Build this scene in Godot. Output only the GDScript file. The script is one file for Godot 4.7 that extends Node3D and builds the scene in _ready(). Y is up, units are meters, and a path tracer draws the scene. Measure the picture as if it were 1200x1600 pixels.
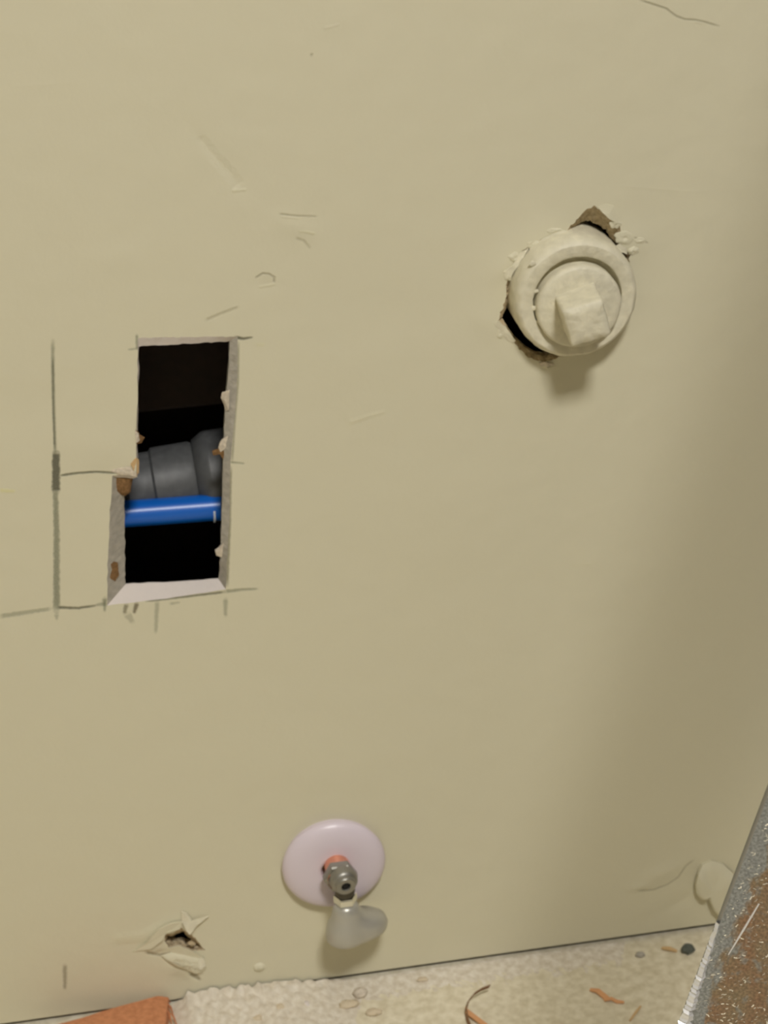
extends Node3D
# A cream painted wall low in a small room under repair: a sawn hole with pipes behind it,
# a painted cleanout, a water stop valve, debris on the floor, a galvanized bar leaning in front.
# World: x along the wall, y up, z out of the wall. The wall's face is z = 0, the floor's y = 0.

const CAM := Vector3(-0.14435764, 0.87743427, 0.989)
const RIGHT := Vector3(0.98588391, -0.03656772, 0.16338826)
const UPV := Vector3(0.10821324, 0.88381312, -0.45515301)
const BACK := Vector3(-0.12776078, 0.4664088, 0.87529425)
const BOARD := 0.0127          # thickness of the drywall
const TEX := 2048
const TEX_SIDE := 0.70         # metres that the wall's texture covers

var M := {}
var noise := FastNoiseLite.new()
var rng := RandomNumberGenerator.new()

# ---------------------------------------------------------------- measuring
# the photograph was measured in its own 1200 x 1600 frame; these turn a measurement into metres on a plane of the room
func ray(x: float, y: float) -> Vector3:
	return RIGHT * (x - 600.0) + UPV * (800.0 - y) - BACK * 3000.0

func wl(x: float, y: float, z := 0.0) -> Vector3:
	var r := ray(x, y)
	return CAM + r * ((z - CAM.z) / r.z)

func fl(x: float, y: float, h := 0.0) -> Vector3:
	var r := ray(x, y)
	return CAM + r * ((h - CAM.y) / r.y)

# ---------------------------------------------------------------- naming
func put(called: String, st: SurfaceTool, m: Material, parent: Node = self, smooth := true) -> MeshInstance3D:
	if smooth:
		st.generate_normals()
	var o := MeshInstance3D.new()
	o.name = numbered(called, parent)
	o.mesh = st.commit()
	for k in o.mesh.get_surface_count():
		o.mesh.surface_set_material(k, m)
	parent.add_child(o, true)
	return o

func numbered(called: String, parent: Node) -> String:
	if not parent.has_node(called):
		return called
	var k := 1
	while parent.has_node("%s_%03d" % [called, k]):
		k += 1
	return "%s_%03d" % [called, k]

func thing(called: String, label: String, category: String, at: Vector3, group := "") -> Node3D:
	var o := Node3D.new()
	o.name = numbered(called, self)
	o.position = at
	add_child(o, true)
	tag(o, label, category, group)
	return o

func tag(o: Node, label: String, category: String, group := "") -> void:
	o.set_meta("label", label)
	o.set_meta("category", category)
	if group != "":
		o.set_meta("group", group)

func part_label(o: Node, label: String) -> void:
	o.set_meta("label", label)

func struct(o: Node) -> Node:
	o.set_meta("kind", "structure")
	return o

# ---------------------------------------------------------------- shapes
func begin() -> SurfaceTool:
	var st := SurfaceTool.new()
	st.begin(Mesh.PRIMITIVE_TRIANGLES)
	return st

func tri(st: SurfaceTool, a: Vector3, b: Vector3, c: Vector3) -> void:
	st.add_vertex(a); st.add_vertex(b); st.add_vertex(c)

func quad(st: SurfaceTool, a: Vector3, b: Vector3, c: Vector3, d: Vector3) -> void:
	tri(st, a, b, c); tri(st, a, c, d)

# a box with chamfered edges; group -1 keeps it flat
func box(st: SurfaceTool, lo: Vector3, hi: Vector3, ch := 0.0, t := Transform3D.IDENTITY) -> void:
	st.set_smooth_group(-1)
	var c := (lo + hi) * 0.5
	var h := (hi - lo) * 0.5
	if ch <= 0.0:
		for ax in 3:
			for s: float in [-1.0, 1.0]:
				var n := Vector3.ZERO; n[ax] = s
				var u := Vector3.ZERO; u[(ax + 1) % 3] = 1.0
				var v := n.cross(u)
				var o := c + n * h[ax]
				var du := u * h[(ax + 1) % 3]
				var dv := v.abs() * h[(ax + 2) % 3] * signf(v[(ax + 2) % 3])
				quad(st, t * (o - du - dv), t * (o - du + dv), t * (o + du + dv), t * (o + du - dv))
		return
	var pts := PackedVector3Array()
	for ax in 3:
		for k in 8:
			var p := Vector3(h.x if k & 1 else -h.x, h.y if k & 2 else -h.y, h.z if k & 4 else -h.z)
			for b in 3:
				if b != ax:
					p[b] -= signf(p[b]) * ch
			pts.append(c + p)
	hull(st, pts, t)

# faces of the convex hull of a few points (small sets only)
func hull(st: SurfaceTool, pts: PackedVector3Array, t := Transform3D.IDENTITY) -> void:
	var sh := ConvexPolygonShape3D.new()
	sh.points = pts
	var am := sh.get_debug_mesh()
	var n := pts.size()
	var mid := Vector3.ZERO
	for p in pts:
		mid += p / n
	var seen := {}
	st.set_smooth_group(-1)
	for i in n:
		for j in range(i + 1, n):
			for k in range(j + 1, n):
				var nn := (pts[j] - pts[i]).cross(pts[k] - pts[i])
				if nn.length() < 1e-12:
					continue
				nn = nn.normalized()
				var d := nn.dot(pts[i])
				if nn.dot(mid) > d:
					nn = -nn; d = -d
				var on := []
				var ok := true
				for q in n:
					var e := nn.dot(pts[q]) - d
					if e > 1e-6:
						ok = false
						break
					if e > -1e-6:
						on.append(q)
				if not ok:
					continue
				var key := str(on)
				if seen.has(key):
					continue
				seen[key] = true
				var fc := Vector3.ZERO
				for q in on:
					fc += pts[q] / on.size()
				var u: Vector3 = (pts[on[0]] - fc).normalized()
				var v := nn.cross(u)
				on.sort_custom(func(a, b): return atan2((pts[a] - fc).dot(v), (pts[a] - fc).dot(u)) > atan2((pts[b] - fc).dot(v), (pts[b] - fc).dot(u)))
				for q in range(1, on.size() - 1):
					tri(st, t * pts[on[0]], t * pts[on[q]], t * pts[on[q + 1]])

# a profile of [radius, height, sharp] turned round the z axis of t; wob adds small lumps
func lathe(st: SurfaceTool, prof: Array, seg: int, t := Transform3D.IDENTITY, wob := 0.0, group := 1) -> int:
	var g := group
	for i in prof.size() - 1:
		if i > 0 and prof[i].size() > 2:
			g += 1
		st.set_smooth_group(g)
		for k in seg:
			var q := []
			for e in [[i + 1, k], [i + 1, k + 1], [i, k + 1], [i, k]]:
				var a: float = TAU * (e[1] % seg) / seg
				var r: float = prof[e[0]][0]
				var p := Vector3(cos(a) * r, sin(a) * r, prof[e[0]][1])
				if wob > 0.0:
					var w := noise.get_noise_3dv(p * 2500.0) + 0.6 * noise.get_noise_3dv(p * 7000.0)
					p += Vector3(cos(a), sin(a), 0.7) * w * wob * minf(1.0, r / 0.004)
				q.append(t * p)
			quad(st, q[0], q[1], q[2], q[3])
	return g + 1

# a tube through points, radius per point
func tube(st: SurfaceTool, pts: Array, rad: Array, seg := 16, cap := true, group := 1) -> void:
	st.set_smooth_group(group)
	var rings := []
	var last := Vector3.UP
	for i in pts.size():
		var d: Vector3 = (pts[mini(i + 1, pts.size() - 1)] - pts[maxi(i - 1, 0)]).normalized()
		var u := last - d * last.dot(d)
		if u.length() < 0.05:
			u = Vector3.RIGHT - d * d.x
		u = u.normalized(); last = u
		var v := d.cross(u)
		var ring := []
		for k in seg:
			var a := TAU * k / seg
			ring.append(pts[i] + (u * cos(a) + v * sin(a)) * rad[i])
		rings.append(ring)
	for i in pts.size() - 1:
		for k in seg:
			var k2 := (k + 1) % seg
			quad(st, rings[i + 1][k], rings[i + 1][k2], rings[i][k2], rings[i][k])
	if cap:
		st.set_smooth_group(-1)
		for k in seg:
			var k2 := (k + 1) % seg
			tri(st, pts[0], rings[0][k], rings[0][k2])
			tri(st, pts[-1], rings[-1][k2], rings[-1][k])

# a domed sheet or lump: contour points, raised towards up by h, with a closed underside pushed down by under
func mound(st: SurfaceTool, ring0: Array, up: Vector3, h: float, rings := 6, rough := 0.0, under := 0.001, flat := 0.0, shift := Vector3.ZERO) -> void:
	var c := Vector3.ZERO
	for p in ring0:
		c += p / ring0.size()
	var all := []
	for r in rings + 1:
		var s := 1.0 - float(r) / rings
		var e := []
		for p in ring0:
			var q: Vector3 = c + (p - c) * s + shift * (1.0 - s)
			var k := sqrt(maxf(0.0, 1.0 - pow(s, 2.0 + 6.0 * flat)))
			k = lerpf(k, minf(1.0, (1.0 - s) * 6.0), flat)
			q += up * (h * k)
			if r > 0 and rough > 0.0:
				q += up * rough * (noise.get_noise_3dv(q * 3500.0) + 0.6 * noise.get_noise_3dv(q * 9000.0)) * minf(1.0, 2.0 * (1.0 - s))
			e.append(q)
		all.append(e)
	var n := ring0.size()
	# the ring may run either way round; make the outside clockwise
	var turn := 0.0
	for k in n:
		turn += (ring0[k] - c).cross(ring0[(k + 1) % n] - c).dot(up)
	st.set_smooth_group(1)
	for r in rings:
		for k in n:
			var k2 := (k + 1) % n
			if turn > 0:
				quad(st, all[r][k], all[r + 1][k], all[r + 1][k2], all[r][k2])
			else:
				quad(st, all[r][k2], all[r + 1][k2], all[r + 1][k], all[r][k])
	st.set_smooth_group(-1)
	for k in n:
		var k2 := (k + 1) % n
		var a: Vector3 = all[0][k]
		var b: Vector3 = all[0][k2]
		if turn > 0:
			quad(st, a, b, b - up * under, a - up * under)
			tri(st, c - up * under, a - up * under, b - up * under)
		else:
			quad(st, b, a, a - up * under, b - up * under)
			tri(st, c - up * under, b - up * under, a - up * under)

# a torn scrap: front points (any z), thickness along -dir
func scrap(st: SurfaceTool, pts: Array, dir: Vector3, thick: float) -> void:
	var n := pts.size()
	var c := Vector3.ZERO
	for p in pts:
		c += p / n
	var turn := 0.0
	for k in n:
		turn += (pts[k] - c).cross(pts[(k + 1) % n] - c).dot(dir)
	var q := pts.duplicate()
	if turn > 0:
		q.reverse()
	c += dir * thick * 0.4
	st.set_smooth_group(-1)
	for k in n:
		var a: Vector3 = q[k]
		var b: Vector3 = q[(k + 1) % n]
		tri(st, c, a, b)
		tri(st, c - dir * thick * 1.6, b - dir * thick, a - dir * thick)
		quad(st, b, a, a - dir * thick, b - dir * thick)

# points along a closed outline, subdivided and roughened
func roughen(pts: Array, step: int, amp: float, freq := 900.0, seed_ := 0.0) -> Array:
	var out := []
	var n := pts.size()
	for i in n:
		for k in step:
			var p: Vector3 = pts[i].lerp(pts[(i + 1) % n], float(k) / step)
			p.x += amp * noise.get_noise_3d(p.x * freq * 6, p.y * freq * 6, seed_ + 10.0)
			p.y += amp * noise.get_noise_3d(p.x * freq * 6, p.y * freq * 6, seed_ + 200.0)
			out.append(p)
	return out

func flat2(pts: Array) -> PackedVector2Array:
	var o := PackedVector2Array()
	for p in pts:
		o.append(Vector2(p.x, p.y))
	return o

# a flat sheet at z with holes in it: strips between cuts that pass through every hole
func sheet(st: SurfaceTool, lo: Vector2, hi: Vector2, cuts: Array, holes: Array, z: float, facing: float) -> void:
	var xs := [lo.x] + cuts + [hi.x]
	for i in xs.size() - 1:
		var polys: Array = [PackedVector2Array([Vector2(xs[i], lo.y), Vector2(xs[i + 1], lo.y), Vector2(xs[i + 1], hi.y), Vector2(xs[i], hi.y)])]
		for h in holes:
			var next := []
			for p in polys:
				next.append_array(Geometry2D.clip_polygons(p, h))
			polys = next
		for p: PackedVector2Array in polys:
			var ix := Geometry2D.triangulate_polygon(p)
			for k in range(0, ix.size(), 3):
				var a := p[ix[k]]
				var b := p[ix[k + 1]]
				var c := p[ix[k + 2]]
				var ccw := (b - a).cross(c - a) > 0.0
				if ccw == (facing > 0.0):
					var s := b; b = c; c = s
				for q: Vector2 in [a, b, c]:
					st.set_normal(Vector3(0, 0, facing))
					st.set_uv(Vector2(0.5 + q.x / TEX_SIDE, 1.0 - q.y / TEX_SIDE))
					st.set_tangent(Plane(1, 0, 0, 1))
					st.add_vertex(Vector3(q.x, q.y, z))

func band(st: SurfaceTool, a: Array, b: Array, from := 0, count := -1) -> void:
	var n := a.size()
	for i in (n if count < 0 else count):
		var k := (from + i) % n
		var k2 := (k + 1) % n
		quad(st, a[k], b[k], b[k2], a[k2])

# ---------------------------------------------------------------- materials
func std(c: Color, rough := 0.6, metal := 0.0) -> StandardMaterial3D:
	var m := StandardMaterial3D.new()
	m.albedo_color = c
	m.roughness = rough
	m.metallic = metal
	return m

func noise_tex(freq: float, oct: int, seed_: int, lo: Color, hi: Color, size := 512, type := FastNoiseLite.TYPE_SIMPLEX_SMOOTH) -> ImageTexture:
	var f := FastNoiseLite.new()
	f.noise_type = type
	f.seed = seed_
	f.frequency = freq
	f.fractal_octaves = oct
	var im := f.get_seamless_image(size, size)
	im.convert(Image.FORMAT_RGB8)
	var d := im.get_data()
	for i in range(0, d.size(), 3):
		var t := d[i] / 255.0
		d[i] = int(255.0 * lerpf(lo.r, hi.r, t)); d[i + 1] = int(255.0 * lerpf(lo.g, hi.g, t)); d[i + 2] = int(255.0 * lerpf(lo.b, hi.b, t))
	return ImageTexture.create_from_image(Image.create_from_data(size, size, false, Image.FORMAT_RGB8, d))

func grained(c: Color, rough: float, tex: Texture2D, scale: float, bump: Texture2D = null, cm := 0.02, metal := 0.0) -> StandardMaterial3D:
	var m := std(c, rough, metal)
	m.uv1_triplanar = true
	m.uv1_scale = Vector3.ONE * scale
	if tex:
		m.albedo_texture = tex
	if bump:
		m.heightmap_enabled = true
		m.heightmap_scale = cm
		m.heightmap_texture = bump
	return m

# ---------------------------------------------------------------- the wall's marks
var hgt: PackedFloat32Array
var alb: Image

func tx(x: float, y: float) -> Vector2:
	var p := wl(x, y)
	return Vector2((0.5 + p.x / TEX_SIDE) * TEX, (1.0 - p.y / TEX_SIDE) * TEX)

# widths in photograph pixels (about 1.2 texels each); depth in millimetres; col.a is how strong the mark is
func stroke(pts: Array, w0: float, w1: float, col: Color, depth: float, grit := 0.4, edge := 1.6) -> void:
	var q := []
	for p in pts:
		q.append(tx(p[0], p[1]))
	var lens := [0.0]
	for i in q.size() - 1:
		lens.append(lens[-1] + q[i].distance_to(q[i + 1]))
	var wm := maxf(w0, w1) * 1.25 + 3.0
	var box_ := Rect2(q[0], Vector2.ZERO)
	for p in q:
		box_ = box_.expand(p)
	box_ = box_.grow(wm + 2.0)
	for yy in range(maxi(0, int(box_.position.y)), mini(TEX - 1, int(box_.end.y))):
		for xx in range(maxi(0, int(box_.position.x)), mini(TEX - 1, int(box_.end.x))):
			var p := Vector2(xx, yy)
			var best := 1e9
			var at := 0.0
			for i in q.size() - 1:
				var c := Geometry2D.get_closest_point_to_segment(p, q[i], q[i + 1])
				var d := p.distance_to(c)
				if d < best:
					best = d
					at = (lens[i] + c.distance_to(q[i])) / lens[-1]
			var w := lerpf(w0, w1, at) * 1.25 * 0.5
			w *= 1.0 + 0.35 * noise.get_noise_2d(xx * 2.0 + 31.0, yy * 2.0)
			if best > w + edge * 2.0:
				continue
			var k := clampf((w + edge - best) / (2.0 * edge), 0.0, 1.0)
			k *= clampf(at * 12.0 + 0.3, 0.0, 1.0) * clampf((1.0 - at) * 12.0 + 0.3, 0.0, 1.0)
			if col.a > 0.0:
				var g := 1.0 - grit * (0.5 + 0.5 * noise.get_noise_2d(xx * 9.0, yy * 9.0 + 77.0))
				alb.set_pixel(xx, yy, alb.get_pixel(xx, yy).lerp(Color(col.r, col.g, col.b), k * col.a * g))
			if depth != 0.0:
				hgt[yy * TEX + xx] -= depth * k * (1.0 if depth > 0.0 else 0.6)

# a soft dent (negative) or bump, elongated: millimetres
func dent(x: float, y: float, rx: float, ry: float, turn: float, mm: float, power := 2.0) -> void:
	var c := tx(x, y)
	var ex := rx * 1.25
	var ey := ry * 1.25
	var reach := maxf(ex, ey) * 2.2
	var cs := cos(turn)
	var sn := sin(turn)
	for yy in range(maxi(0, int(c.y - reach)), mini(TEX - 1, int(c.y + reach))):
		for xx in range(maxi(0, int(c.x - reach)), mini(TEX - 1, int(c.x + reach))):
			var dx := xx - c.x
			var dy := yy - c.y
			var u := (dx * cs + dy * sn) / ex
			var v := (-dx * sn + dy * cs) / ey
			hgt[yy * TEX + xx] += mm * exp(-pow(u * u + v * v, power * 0.5))

func wall_material() -> StandardMaterial3D:
	alb = Image.create(TEX, TEX, false, Image.FORMAT_RGB8)
	alb.fill(Color(1, 1, 1))
	var f := FastNoiseLite.new()
	f.seed = 5
	f.frequency = 0.012
	f.fractal_octaves = 5
	f.fractal_gain = 0.5
	var im := f.get_image(TEX, TEX, false, false, false)
	im.convert(Image.FORMAT_RF)
	hgt = im.get_data().to_float32_array()
	for i in hgt.size():
		hgt[i] *= 0.42
	var pencil := Color(0.50, 0.53, 0.50)
	# --- marking-out lines and saw cuts round the hole
	stroke([[82, 532], [82, 570], [83, 620], [85, 680], [86, 715]], 4.0, 3.0, Color(pencil, 0.55), 0.25)
	stroke([[82, 560], [83, 640], [85, 700]], 1.2, 1.6, Color(0.2, 0.22, 0.2, 0.6), 0.3)
	stroke([[87, 708], [87, 735], [87, 768]], 9.0, 9.0, Color(0.27, 0.28, 0.26, 0.85), 0.6)
	stroke([[86, 765], [88, 830], [88, 900], [88, 955]], 6.0, 8.0, Color(pencil, 0.85), 0.5, 0.6)
	stroke([[88, 960], [88, 968]], 6.0, 2.0, Color(pencil, 0.4), 0.1)
	stroke([[93, 743], [120, 739], [150, 737], [180, 739]], 2.5, 2.0, Color(0.25, 0.27, 0.24, 0.85), 0.4)
	stroke([[0, 963], [40, 957], [78, 951]], 7.0, 5.0, Color(pencil, 0.5), 0.15, 0.6)
	stroke([[90, 949], [122, 950], [150, 946]], 4.0, 2.5, Color(0.3, 0.31, 0.28, 0.8), 0.3)
	stroke([[150, 945], [165, 943]], 3.0, 8.0, Color(pencil, 0.5), 0.1)
	stroke([[163, 935], [163, 955]], 6.0, 2.0, Color(pencil, 0.7), 0.2)
	stroke([[213, 523], [214, 545]], 2.5, 2.5, Color(pencil, 0.7), 0.2)
	stroke([[200, 546], [216, 544]], 1.5, 2.0, Color(pencil, 0.6), 0.1)
	stroke([[368, 527], [380, 529], [394, 527]], 4.0, 1.5, Color(0.26, 0.27, 0.24, 0.85), 0.4)
	stroke([[360, 722], [381, 724]], 2.0, 1.5, Color(pencil, 0.7), 0.2)
	stroke([[352, 924], [380, 921], [402, 920]], 5.0, 2.5, Color(pencil, 0.6), 0.2)
	stroke([[352, 936], [352, 962]], 6.0, 4.0, Color(pencil, 0.45), 0.1)
	stroke([[245, 940], [244, 965], [243, 988]], 6.0, 4.0, Color(pencil, 0.38), 0.1)
	stroke([[228, 939], [290, 932], [350, 925]], 3.0, 3.0, Color(0.32, 0.33, 0.29, 0.75), 0.3)
	stroke([[213, 943], [209, 958]], 6.0, 3.0, Color(0.42, 0.38, 0.33, 0.8), 0.4)
	stroke([[197, 945], [194, 958]], 6.0, 4.0, Color(0.42, 0.40, 0.35, 0.65), 0.3)
	stroke([[199, 960], [206, 972]], 10.0, 6.0, Color(0.6, 0.6, 0.58, 0.4), 0.1)
	stroke([[266, 943], [280, 941]], 4.0, 2.0, Color(pencil, 0.4), 0.1)
	stroke([[372, 535], [371, 600], [366, 660], [362, 722]], 2.0, 2.0, Color(0.4, 0.41, 0.38, 0.6), 0.15)
	stroke([[360, 730], [358, 820], [354, 915]], 3.0, 4.0, Color(0.4, 0.4, 0.36, 0.6), 0.2)
	stroke([[101, 1508], [101, 1545]], 6.0, 4.0, Color(0.55, 0.53, 0.5, 0.6), 0.1, 0.4, 2.0)
	stroke([[0, 766], [22, 767]], 5.0, 3.0, Color(1.0, 1.0, 0.86, 0.9), -0.2, 0.2, 2.0)
	# --- cracks, scrapes and dents in the paint, a few with painted highlights
	stroke([[1000, 0], [1018, 6], [1040, 13], [1056, 25], [1070, 30], [1085, 31], [1100, 34], [1123, 41]], 1.8, 1.4, Color(0.45, 0.43, 0.37, 0.5), 0.35)
	stroke([[1085, 33], [1098, 36]], 3.0, 2.0, Color(1, 1, 1, 0), -0.25)
	stroke([[436, 334], [462, 337], [495, 338]], 1.8, 1.2, Color(0.5, 0.48, 0.4, 0.45), 0.3)
	stroke([[440, 338], [468, 341]], 3.0, 2.0, Color(1, 1, 1, 0), -0.25, 0.4, 1.5)
	stroke([[468, 361], [480, 362], [491, 365]], 2.0, 3.0, Color(1, 1, 0.95, 0.5), -0.35, 0.2)  # highlight on the dent, painted pale and raised
	stroke([[462, 372], [474, 376], [484, 388]], 3.0, 2.0, Color(0.6, 0.58, 0.5, 0.3), 0.3, 0.4, 2.0)
	stroke([[399, 434], [410, 427], [420, 428], [428, 433], [428, 441]], 1.8, 2.0, Color(0.5, 0.48, 0.42, 0.5), 0.4)
	stroke([[404, 448], [418, 446], [430, 443]], 3.0, 3.0, Color(1, 1, 0.95, 0.3), -0.3, 0.3, 1.5)  # highlight under the crescent, painted pale and raised
	stroke([[322, 500], [345, 490], [372, 480]], 4.0, 3.0, Color(0.6, 0.58, 0.5, 0.3), 0.3, 0.4, 2.0)
	stroke([[362, 298], [384, 296]], 4.0, 3.0, Color(1, 1, 0.95, 0.25), -0.4, 0.3, 1.5)  # highlight at the end of the long scrape, painted pale and raised
	stroke([[310, 212], [335, 245], [360, 272], [374, 292]], 8.0, 12.0, Color(1, 1, 1, 0), 0.55, 0.4, 5.0)
	stroke([[545, 660], [575, 650], [602, 643]], 6.0, 4.0, Color(1, 1, 0.95, 0.15), -0.35, 0.3, 3.0)
	stroke([[400, 538], [412, 538]], 6.0, 4.0, Color(1, 1, 0.9, 0.3), -0.2, 0.3, 2.0)
	stroke([[505, 44], [530, 38]], 3.0, 2.0, Color(1, 1, 1, 0), -0.25, 0.3, 2.0)
	stroke([[486, 84], [487, 86]], 3.0, 3.0, Color(0.5, 0.48, 0.4, 0.5), 0.3)
	stroke([[985, 371], [1000, 373], [1012, 380]], 1.6, 1.2, Color(0.5, 0.47, 0.4, 0.5), 0.3)
	stroke([[965, 290], [1040, 296], [1100, 300]], 3.0, 2.0, Color(1, 1, 1, 0), -0.12, 0.3, 3.0)
	stroke([[20, 135], [130, 128]], 3.0, 2.0, Color(1, 1, 1, 0), -0.1, 0.3, 3.0)
	stroke([[1152, 836], [1164, 828]], 2.0, 2.0, Color(1, 1, 1, 0), -0.25, 0.3, 1.5)
	stroke([[893, 884], [925, 880]], 4.0, 3.0, Color(1, 1, 0.95, 0.15), -0.15, 0.3, 3.0)
	dent(160, 700, 60, 30, 0.3, 0.8)
	dent(215, 705, 24, 16, 0.9, -0.35)
	dent(340, 240, 70, 14, 0.85, -0.3)
	dent(465, 355, 30, 14, 0.4, 0.5)
	dent(415, 445, 16, 10, 0.0, -0.3)
	dent(190, 405, 40, 24, 0.2, 0.4)
	dent(600, 480, 90, 60, 0.2, -0.6)
	dent(700, 800, 120, 90, 0.2, 0.8)
	dent(40, 640, 60, 40, 0.0, -0.5)
	dent(830, 380, 46, 26, -0.6, 1.0)
	dent(785, 420, 20, 12, -1.0, 0.7)
	dent(985, 375, 26, 20, 0.8, 0.9)
	dent(760, 505, 26, 18, 0.9, 0.5)
	dent(490, 1200, 120, 60, 0.2, 0.6)
	dent(1000, 1000, 120, 90, 0.5, -0.7)
	# round the small torn hole: lifted paint, its highlight and small shadows painted in
	stroke([[180, 1468], [230, 1462], [262, 1445]], 14.0, 20.0, Color(1, 1, 0.97, 0.3), -0.7, 0.5, 6.0)  # highlight left of the hole, painted pale and raised
	dent(255, 1455, 34, 16, -0.5, 1.3)
	dent(285, 1515, 26, 14, 0.5, 1.5)
	dent(306, 1522, 9, 7, 0.7, -1.6)
	dent(250, 1488, 12, 5, 0.0, -0.9)
	stroke([[228, 1488], [250, 1492], [270, 1488]], 5.0, 4.0, Color(0.5, 0.45, 0.38, 0.6), 0.4, 0.4, 1.5)  # small shadow under the lifted paint, painted dark
	stroke([[298, 1520], [306, 1526], [312, 1530]], 8.0, 5.0, Color(0.45, 0.4, 0.3, 0.6), 0.5, 0.4, 1.5)  # shade in the hollow under the bulge, painted dark
	# a sag of dried paint low on the right: proud above the curve, level below it
	stroke([[996, 1392], [1020, 1390], [1042, 1382], [1060, 1370], [1072, 1352], [1084, 1344]], 1.6, 1.2, Color(0.45, 0.43, 0.38, 0.5), 0.3)
	dent(1035, 1364, 34, 14, -0.35, 1.1)
	dent(1000, 1386, 20, 7, -0.1, 0.6)
	dent(1060, 1410, 50, 14, -0.5, -0.6)
	var m := std(Color(0.843, 0.821, 0.716), 0.62)
	m.albedo_texture = ImageTexture.create_from_image(alb)
	m.heightmap_enabled = true
	m.heightmap_scale = 0.1                         # one unit of the map is a millimetre
	m.heightmap_texture = ImageTexture.create_from_image(Image.create_from_data(TEX, TEX, false, Image.FORMAT_RF, hgt.to_byte_array()))
	hgt.clear()
	return m

# ---------------------------------------------------------------- scene
func _ready() -> void:
	rng.seed = 11
	noise.seed = 3
	noise.frequency = 0.05
	# --- camera
	var cam := Camera3D.new()
	cam.name = "camera"
	cam.fov = 29.862834
	cam.near = 0.02
	cam.far = 30.0
	cam.transform = Transform3D(Basis(RIGHT, UPV, BACK), CAM)
	var lens := CameraAttributesPhysical.new()
	lens.frustum_focal_length = 45.0
	lens.frustum_focus_distance = 0.80
	lens.exposure_aperture = 17.0
	cam.attributes = lens
	add_child(cam)
	cam.current = true
	# --- sky, exposure
	var env := Environment.new()
	env.background_mode = Environment.BG_SKY
	var sky := Sky.new()
	var psm := ProceduralSkyMaterial.new()
	sky.sky_material = psm
	env.sky = sky
	env.tonemap_mode = Environment.TONE_MAPPER_LINEAR
	env.tonemap_exposure = 0.97
	env.sdfgi_enabled = true
	env.ssao_enabled = true
	env.ssil_enabled = true
	var we := WorldEnvironment.new()
	we.name = "environment"
	we.environment = env
	add_child(we)
	# --- the ceiling lamp's own light (its fitting is built with the room)
	lamp(Vector3(0.12, 2.395, 1.62), Vector2(0.34, 0.34), 5.2, Color(1.0, 0.991, 0.978))
	build_materials()
	build_room()
	build_wall()
	build_cavity()
	build_cleanout()
	build_valve()
	build_bar()
	build_debris()

func lamp(at: Vector3, size: Vector2, energy: float, c: Color) -> void:
	var l := AreaLight3D.new()
	l.name = "ceiling_lamp_light"
	l.area_size = size
	l.light_energy = energy
	l.light_color = c
	l.shadow_enabled = true
	l.set("area_range", 8.0)
	l.set("area_attenuation", 2.0)
	add_child(l)
	l.position = at - Vector3(0, 0.004, 0)
	l.rotation_degrees = Vector3(-90, 0, 0)

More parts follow.
